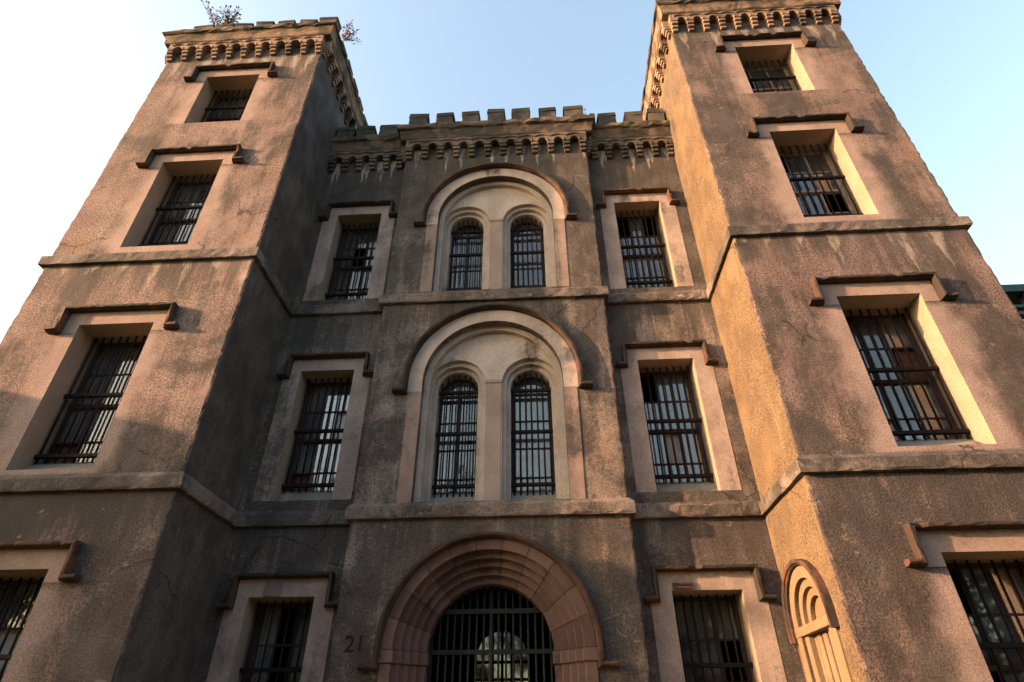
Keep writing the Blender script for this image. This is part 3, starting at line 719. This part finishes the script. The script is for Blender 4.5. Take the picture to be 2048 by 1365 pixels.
def arch_window(c, zb, zs, label, seed, boards=()):
    rg = random.Random(seed); dn = -.98; r = WR
    bm = bmesh.new(); st = .07; mt = .035; g = r-st
    rows = 4; ph = (zs-zb-.12-(rows-1)*mt-.05)/rows; pw = g-mt/2
    holes = []; cells = []
    for q in range(rows):
        z = zb+.12+q*(ph+mt)
        for sgn in (-1, 1):
            a, b = (c-g, c-mt/2) if sgn < 0 else (c+mt/2, c+g)
            holes.append(rect(a, b, z, z+ph)); cells.append(((a+b)/2, z+ph/2))
    fan = [(c-g+.0, zs+.03), (c+g, zs+.03)]+[(c+g*math.cos(math.pi*i/14), zs+.03+(g-.03)*math.sin(math.pi*i/14)) for i in range(1, 14)]
    holes.append(fan)
    prism(bm, FC, arch(c, r+.01, zb, zs, 20), holes, dn-.06, dn)
    for k_ in (-.25, 0, .25): box(bm, FC, c+k_-.014, c+k_+.014, zs, zs+g*math.cos(abs(k_)*2.2)-.01, dn-.05, dn-.01)
    W_ = part('window', bm, M['sash'], label=label)
    for u, z in cells:
        mw = fmat(FC, u, z, dn-.03) @ Matrix.Rotation(rg.uniform(-.012, .012), 4, 'Z') @ Matrix.Rotation(rg.uniform(-.012, .012), 4, 'X')
        sub('pane', pane_mesh(pw+.012, ph+.012), M['glass'], mw, W_)
    bm = bmesh.new(); prism(bm, FC, [(a*1.0, b) for a, b in fan], [], dn-.034, dn-.03)
    part('pane', bm, M['glass'], parent=W_)
    for (a, b, c0, c1, mt_) in boards:
        bm = bmesh.new(); U0 = c-r+2*r*a; U1 = c-r+2*r*b
        for q in range(3): box(bm, FC, U0+(U1-U0)*q/3+.003, U0+(U1-U0)*(q+1)/3-.003, zb+c0, zb+c1, dn-.14, dn-.115+rg.uniform(0, .012))
        box(bm, FC, U0, U1, zb+c0+.2, zb+c0+.3, dn-.16, dn-.142); part('shutter', bm, mt_, parent=W_)
    gn = -.74
    for i in range(7):
        u = c-r+.085+(2*r-.17)*i/6+rg.uniform(-.006, .006)
        top = zs+math.sqrt(max(r*r-(u-c)**2, 0))-.01
        sub('bar', bar_mesh(top-zb-.3, .022), M['iron'], fmat(FC, u, zb+.3, gn), W_)
    for q in (zb+.62, zb+2.05, zs-.03):
        bm = bmesh.new(); box(bm, FC, c-r+.003, c+r-.003, q-.045, q+.045, gn-.04, gn+.04, .004); bevel(bm, .01); part('rail', bm, M['iron'], parent=W_)
    bm = bmesh.new()
    sv = [[bm.verts.new(FC.p(u, z, n)) for (n, z) in ((dn+.01, zb-.02), (-.50, zb-.02), (-.50, zb+.06), (dn+.16, zb+.46), (dn+.01, zb+.50))] for u in (c-r+.003, c+r-.003)]
    for q in range(5): bm.faces.new((sv[0][q], sv[0][(q+1) % 5], sv[1][(q+1) % 5], sv[1][q]))
    bm.faces.new(sv[0]); bm.faces.new(sv[1][::-1]); part('sill', bm, M['sill'], parent=W_)
for st, zb in ((2, 6.276), (3, 12.616)):
    for c, nm in ((-WC, 'left'), (WC, 'right')):
        arch_window(c, zb, ZS[st]+.02, '%s arched barred window under the %s round arch of the bay' % (nm, 'lower' if st == 2 else 'upper'), 300+st*10+(c > 0), boards={(2, False): [(0, .62, .1, 2.9, M['shutterg'])], (2, True): [(.05, .95, .1, 3.1, M['shutter'])], (3, False): [(0, .3, .1, 2.6, M['shutterg'])], (3, True): []}[(st, c > 0)])

# ---- doorway: stepped red-brown voussoirs, imposts and jambs
steps = [(2.185, .03), (1.95, .03), (1.95, -.12), (1.80, -.12), (1.80, -.25), (1.65, -.25), (1.65, -.38), (1.50, -.38), (1.50, -.51), (1.345, -.51), (1.345, -.95), (2.185, -.95)]
NV = 11; dth = math.pi/NV; gap = .0022
bm = bmesh.new(); sg = 5; rows = []
for i in range(sg+1):
    a = gap+(dth-2*gap)*i/sg
    rows.append([bm.verts.new((r*math.cos(a), -n, r*math.sin(a))) for r, n in steps])
for a, b in zip(rows, rows[1:]):
    k = len(steps)
    for i in range(k): bm.faces.new((a[i], a[(i+1) % k], b[(i+1) % k], b[i]))
bm.faces.new(rows[0]); bm.faces.new(rows[-1][::-1]); bevel(bm, .006)
vme = mesh_of(bm, 'voussoir')
for i in range(NV):
    jit = random.uniform(-.006, .006)
    place('voussoir', vme, M['door'], Matrix.Translation((-.06, YC+jit, 3.2)) @ Matrix.Rotation(-i*dth, 4, 'Y'))
for s in (-1, 1):
    for (z0, z1, d) in ((2.96, 3.195, .035), (2.35, 2.955, 0), (1.6, 2.346, 0), (.8, 1.596, 0), (.02, .796, 0)):
        bm = bmesh.new(); rows = []
        for z in (z0, z1): rows.append([bm.verts.new((-.06+s*(r-(d if 1.2 < r < 2.15 else -d*.6)), YC-n-(d if n > -.9 else 0), z)) for r, n in steps])
        k = len(steps)
        for i in range(k): bm.faces.new((rows[0][i], rows[0][(i+1) % k], rows[1][(i+1) % k], rows[1][i]))
        bm.faces.new(rows[0]); bm.faces.new(rows[1][::-1]); bevel(bm, .010)
        part('impost' if d else 'jamb_stone', bm, M['door'])
hood_path(FC, arch_path(0, 2.19, 3.2, 2.83, .40), .115, .17, M['hood'])
# wall behind the arch order, closing round the gate
bm = bmesh.new(); prism(bm, FC, rect(-2.6, 2.6, 0.0, 5.6), [arch(0, 1.36, .01, 3.2, 24)], -1.0, -.955); part('gate_wall', bm, M['door'])
# iron gate
bm = bmesh.new(); box(bm, FC, -1.33, 1.33, 3.18, 3.27, -.80, -.72); G = part('gate', bm, M['gate'], label='black iron gate with close upright bars')
for i in range(17):
    u = -1.28+2.56*i/16
    top = 3.2+math.sqrt(max(1.345**2-u*u, 0))-.01
    sub('bar', bar_mesh(top-.08, .026 if i != 8 else .05), M['gate'], fmat(FC, u, .08, -.76), G)
for q, hw in ((4.02, 1.05), (1.6, 1.33), (.2, 1.33)):
    bm = bmesh.new(); box(bm, FC, -hw, hw, q-.05, q+.05, -.81, -.71); part('rail', bm, M['gate'], parent=G)

# ---- niche on the sunny tower side
FN = Frame((XI, TD), (0, -1)); uc = TD-1.45
zs, n = 3.56, 20
hood_path(FN, [(uc-.95, 3.25), (uc-.95, zs)]+[(uc-.95*math.cos(math.pi*i/n), zs+.95*math.sin(math.pi*i/n)) for i in range(1, n)]+[(uc+.95, zs), (uc+.95, 3.25)], .11, .15, M['hood'])
bm = bmesh.new(); ol = [(uc-.945, .3)]+[(uc-.72, .3)]+[(uc-.72*math.cos(math.pi*i/n), zs+.72*math.sin(math.pi*i/n)) for i in range(n+1)]+[(uc+.72, .3), (uc+.945, .3)]+[(uc+.945*math.cos(math.pi*i/n), zs+.945*math.sin(math.pi*i/n)) for i in range(n+1)]
prism(bm, FN, ol, [], -.01, .03, back=False); part('niche_surround', bm, M['niche'])
for (ro, ri, n0, n1) in ((.72, .56, -.14, -.06), (.56, .40, -.22, -.14)):
    bm = bmesh.new(); prism(bm, FN, rect(uc-.8, uc+.8, .2, 4.5), [arch(uc, ri, .31, zs, 18)], n0, n1-.002); part('niche_order', bm, M['niche'])
bm = bmesh.new(); box(bm, FN, uc-.93, uc+.93, 3.33, 3.50, -.10, .05); bevel(bm, .012)
bmi = part('niche_impost', bm, M['niche'])
bm = bmesh.new(); prism(bm, FN, rect(uc-.8, uc+.8, .2, 4.5), [], -.34, -.235); part('niche_back', bm, M['niche'])
for q in (-.60, -.28, .0, .28, .60):
    bm = bmesh.new(); box(bm, FN, uc+q-.09, uc+q+.09, .3, 3.33, -.235, -.02 if abs(q) > .5 else -.13); bevel(bm, .02); part('pilaster', bm, M['niche'])

# ---- number, chalk mark, vent, patches
def text_mesh(body, size, depth):
    c = bpy.data.curves.new('number', 'FONT'); c.body = body; c.size = size; c.extrude = depth
    o = bpy.data.objects.new('tmp', c); COL.objects.link(o)
    dg = bpy.context.evaluated_depsgraph_get(); me = bpy.data.meshes.new_from_object(o.evaluated_get(dg))
    bpy.data.objects.remove(o); return me
tm = text_mesh('21', .44, .006)
o = link('house_number', tm, M['number']); o.parent = B; o.matrix_parent_inverse = Matrix.Translation((0, -2.2, 0))
o.matrix_basis = Matrix.Translation((-3.02, YC-.008, 3.17)) @ Matrix.Rotation(math.pi/2, 4, 'X'); o['label'] = 'dark painted house number 21 left of the gate'
bm = bmesh.new()
def stroke(pts, wd=.018):
    for a, b in zip(pts, pts[1:]):
        d = Vector((b[0]-a[0], b[1]-a[1])); 
        if d.length < 1e-4: continue
        q = Vector((-d.y, d.x)).normalized()*wd
        vs = [bm.verts.new(FC.p(x, z, .006)) for x, z in ((a[0]-q.x, a[1]-q.y), (b[0]-q.x, b[1]-q.y), (b[0]+q.x, b[1]+q.y), (a[0]+q.x, a[1]+q.y))]
        bm.faces.new(vs)
k0, z0 = 2.78, 3.60
stroke([(k0-.42, z0+.10), (k0-.15, z0+.18), (k0+.08, z0+.26)]); stroke([(k0+.04, z0+.28), (k0, z0-.02)], .022)
stroke([(k0+.10, z0+.18), (k0+.26, z0+.14)])
stroke([(k0-.16+.20*(1-math.cos(t_/9*math.pi))*1.0, z0-.04-.17*math.sin(t_/9*math.pi)) for t_ in range(10)])
stroke([(k0+.02, z0-.10), (k0+.08, z0-.02), (k0+.14, z0-.10), (k0+.04, z0-.16), (k0-.04, z0-.08)], .014)
part('chalk_mark', bm, M['chalk'], label='pale chalk scrawl on the bay right of the arch')
fr = FWG['R']
bm = bmesh.new(); prism(bm, fr, [(-.72, 4.42), (-.30, 4.42)]+[(-.51+.21*math.cos(math.pi*i/8), 4.42+.18*math.sin(math.pi*i/8)) for i in range(1, 8)], [], 0, .03); part('repair_patch', bm, M['patch'])
bm = bmesh.new(); prism(bm, fr, rect(-.72, -.28, 4.33, 4.46), [rect(-.68, -.32, 4.37, 4.42)], .0, .05); part('vent', bm, M['hood'], label='small dark slotted vent above a ground-floor window')
bm = bmesh.new(); box(bm, FWG['L'], -.42, -.02, 4.33, 4.62, 0, .03, .01); part('repair_patch', bm, M['patch'])

# ------------------------------------------------------------------ rear wing with a green eave, beyond the tower at right
RB = thing('rear_wing', 'pinkish rear building with dark green bracketed eave, just past the right tower', 'building', (20, 8, 0))
def rpart(name, bm, mat):
    o = link(name, mesh_of(bm), mat, RB); o.matrix_parent_inverse = Matrix.Translation((-20, -8, 0)); return o
fr = Frame((0, 6.2), (1, 0))
bm = bmesh.new(); prism(bm, fr, rect(12.6, 32, 0, 13.6), [rect(15+4*i, 16.6+4*i, z, z+2.6) for i in range(4) for z in (1.2, 5.4, 9.6)], -.5, 0)
box(bm, fr, 12.6, 13, 0, 13.6, -12, -.5); box(bm, fr, 31.6, 32, 0, 13.6, -12, -.5); box(bm, fr, 12.6, 32, 0, 13.6, -12.4, -12)
rpart('wall', bm, M['pinkwall'])
for i in range(4):
    for z in (1.2, 5.4, 9.6):
        bm = bmesh.new(); prism(bm, fr, rect(15+4*i, 16.6+4*i, z, z+2.6), [rect(15.08+4*i+.77*q, 15.75+4*i+.77*q, z+.1, z+2.5) for q in (0, 1)], -.36, -.3); wn = rpart('window', bm, M['sashp'])
        bm = bmesh.new(); box(bm, fr, 15+4*i, 16.6+4*i, z, z+2.6, -.35, -.345); p_ = link('pane', mesh_of(bm), M['glass'], wn)
bm = bmesh.new(); box(bm, fr, 12.7, 32.3, 13.62, 13.78, .0, .35); rpart('frieze', bm, M['sill'])
bm = bmesh.new(); box(bm, fr, 12.7, 32.4, 14.42, 14.72, -.2, .6); box(bm, fr, 12.7, 32.4, 13.80, 13.92, .3, .5); rpart('gutter', bm, M['green'])
for i in range(26):
    bm = bmesh.new(); u = 18.0-.75*7+.75*i
    box(bm, fr, u, u+.22, 13.92, 14.42, .2, .5); bevel(bm, .03); rpart('bracket', bm, M['green'])
bm = bmesh.new(); prism(bm, Frame((12.6, 6.2), (0, 1)), [(.9, 14.0), (12.4, 14.0), (6.5, 14.25)], [], -19.5, 0); rpart('roof', bm, M['roofing'])

# ------------------------------------------------------------------ unseen house added left of the picture to shade the foot of the facade
NB = thing('shade_brick_house', 'plain red brick house, unseen, added at left to shade the facade foot', 'building', (-34, 1, 0))
def npart(name, bm, mat):
    o = link(name, mesh_of(bm), mat, NB); o.matrix_parent_inverse = Matrix.Translation((34, -1, 0)); return o
fn = Frame((-22, -4.6), (0, 1)); fk = Frame((-46, -4.6), (1, 0))
bm = bmesh.new()
prism(bm, fn, rect(.42, 12, 0, 10.7), [rect(1.2+3*i, 2.5+3*i, z, z+2) for i in range(3) for z in (1.2, 4.8, 8.2)], -.4, 0)
prism(bm, fk, rect(0, 24, 0, 10.7), [rect(2+4*i, 3.3+4*i, z, z+2) for i in range(5) for z in (1.2, 4.8, 8.2)], -.4, 0)
box(bm, Frame((-46, 7.4), (1, 0)), 0, 23.5, 0, 10.7, -.4, 0); box(bm, Frame((-45.6, -4.6), (0, 1)), 0.42, 12, 0, 10.7, -.4, 0)
npart('wall', bm, M['brick'])
bm = bmesh.new(); box(bm, Frame((-46, -4.6), (1, 0)), -.3, 24.2, 10.7, 11.1, -12.6, .2); npart('roof', bm, M['roofing'])
for f_, us in ((fn, [1.2+3*i for i in range(3)]), (fk, [2+4*i for i in range(5)])):
    for u in us:
        for z in (1.2, 4.8, 8.2):
            bm = bmesh.new(); prism(bm, f_, rect(u, u+1.3, z, z+2), [rect(u+.08, u+.62, z+.08, z+.95), rect(u+.68, u+1.22, z+.08, z+.95), rect(u+.08, u+.62, z+1.03, z+1.92), rect(u+.68, u+1.22, z+1.03, z+1.92)], -.22, -.15); wn = npart('window', bm, M['sashp'])
            bm = bmesh.new(); box(bm, f_, u, u+1.3, z, z+2, -.2, -.19); link('pane', mesh_of(bm), M['glass'], wn)

# ------------------------------------------------------------------ weeds rooted in the parapet
def weed(loc, h, ns, spread, leafmat, label, seed, dens):
    rg = random.Random(seed)
    W_ = thing('weed_plant', label, 'plant', loc, 'weeds rooted in the tower parapet')
    sb = bmesh.new(); lb = bmesh.new()
    for i in range(ns):
        a = rg.uniform(0, 2*math.pi); L = h*rg.uniform(.55, 1); sp = spread*rg.uniform(.3, 1)
        pts = [Vector((0, 0, 0))]
        for q in range(1, 7):
            k = q/6; pts.append(Vector((math.cos(a)*sp*k**1.4, math.sin(a)*sp*k**1.4, L*k))+Vector((rg.uniform(-.03, .03), rg.uniform(-.03, .03), 0)))
        tube(sb, pts, [.016*(1-q/8) for q in range(7)], 5)
        for q in range(int(dens*L*12)):
            k = rg.uniform(.35, 1); j = min(int(k*6), 5); p = pts[j].lerp(pts[j+1], k*6-j)
            d = Vector((rg.uniform(-1, 1), rg.uniform(-1, 1), rg.uniform(-.3, .9))).normalized()
            e = p+d*rg.uniform(.04, .14); tube(sb, [p, e], .004, 3)
            u = d.cross(Vector((rg.uniform(-1, 1), rg.uniform(-1, 1), rg.uniform(-1, 1)))).normalized(); s_ = rg.uniform(.03, .062)
            c = e+d*s_
            lb.faces.new([lb.verts.new(v) for v in (e, c+u*s_*.55+Vector((0, 0, .006)), e+d*s_*2.1, c-u*s_*.55-Vector((0, 0, .006)))])
    link('stem', mesh_of(sb), M['stem'], W_); link('foliage', mesh_of(lb), leafmat, W_)
weed((-10.46, -.16, 23.55), 1.7, 12, 1.15, M['leafp'], 'leggy reddish weed sprouting from the left tower parapet, among stones', 1, 1.5)
weed((-10.15, -.10, 23.55), 1.8, 7, .35, M['leafg'], 'upright yellow-green weed on the left tower parapet', 2, 2.6)
weed((-5.86, .55, 23.85), 1.0, 9, .6, M['leafp'], 'small purplish weed at the inner corner of the left tower top', 3, 2.0)
weed((2.95, YC-.05, 20.5), .35, 6, .22, M['leafg'], 'low tuft of weeds at the right end of the bay parapet', 4, 2.0)

# ------------------------------------------------------------------ unseen oaks added behind the viewer to close off the low sky
def oak_meshes(seed):
    rg = random.Random(seed); tb = bmesh.new(); lb = bmesh.new()
    tube(tb, [(0, 0, 0), (.1, .05, 2.5), (.0, .2, 5)], [.55, .42, .34], 9)
    cl = []
    for i in range(12):
        a = i*2.4+rg.uniform(-.3, .3); L = rg.uniform(3.5, 6.2); h = rg.uniform(4, 14)
        e = Vector((math.cos(a)*L, math.sin(a)*L, h)); m_ = Vector((e.x*.45, e.y*.45, 5+(h-5)*.6))
        tube(tb, [(0, .2, 4.4), m_, e], [.26, .16, .06], 6); cl.append(e); cl.append(m_+Vector((0, 0, 2)))
    cl.append(Vector((0, 0, 15)))
    for c in cl:
        for k in range(330):
            d = Vector((rg.gauss(0, 1), rg.gauss(0, 1), rg.gauss(0, .75))).normalized()*2.6*rg.random()**.4
            p = c+d; n_ = Vector((rg.uniform(-1, 1), rg.uniform(-1, 1), rg.uniform(-.4, 1))).normalized(); u = n_.orthogonal().normalized(); v = n_.cross(u); s_ = rg.uniform(.14, .34)
            lb.faces.new([lb.verts.new(q) for q in (p-u*s_, p-v*s_*.5, p+u*s_, p+v*s_*.5)])
    return mesh_of(tb, 'trunk'), mesh_of(lb, 'crown')
M['oakleaf'] = plain('oak_leaf', (0.045, 0.062, 0.022), .7, .5, 2); M['bark'] = plain('oak_bark', (0.09, 0.07, 0.055), .95)
tm_, cm_ = oak_meshes(11)
for i in range(14):
    t_ = thing('sky_block_oak', 'broad oak tree, unseen, added behind the viewer to block low sky light', 'tree', (-40+6.0*i+random.uniform(-1, 1), -27-7*(i % 2)+random.uniform(-1.5, 1.5), 0), 'oaks added to block sky light')
    t_.rotation_euler = (0, 0, random.uniform(0, 6)); t_.scale = (1, 1, random.uniform(.95, 1.12))
    link('trunk', tm_, M['bark'], t_); link('crown', cm_, M['oakleaf'], t_)
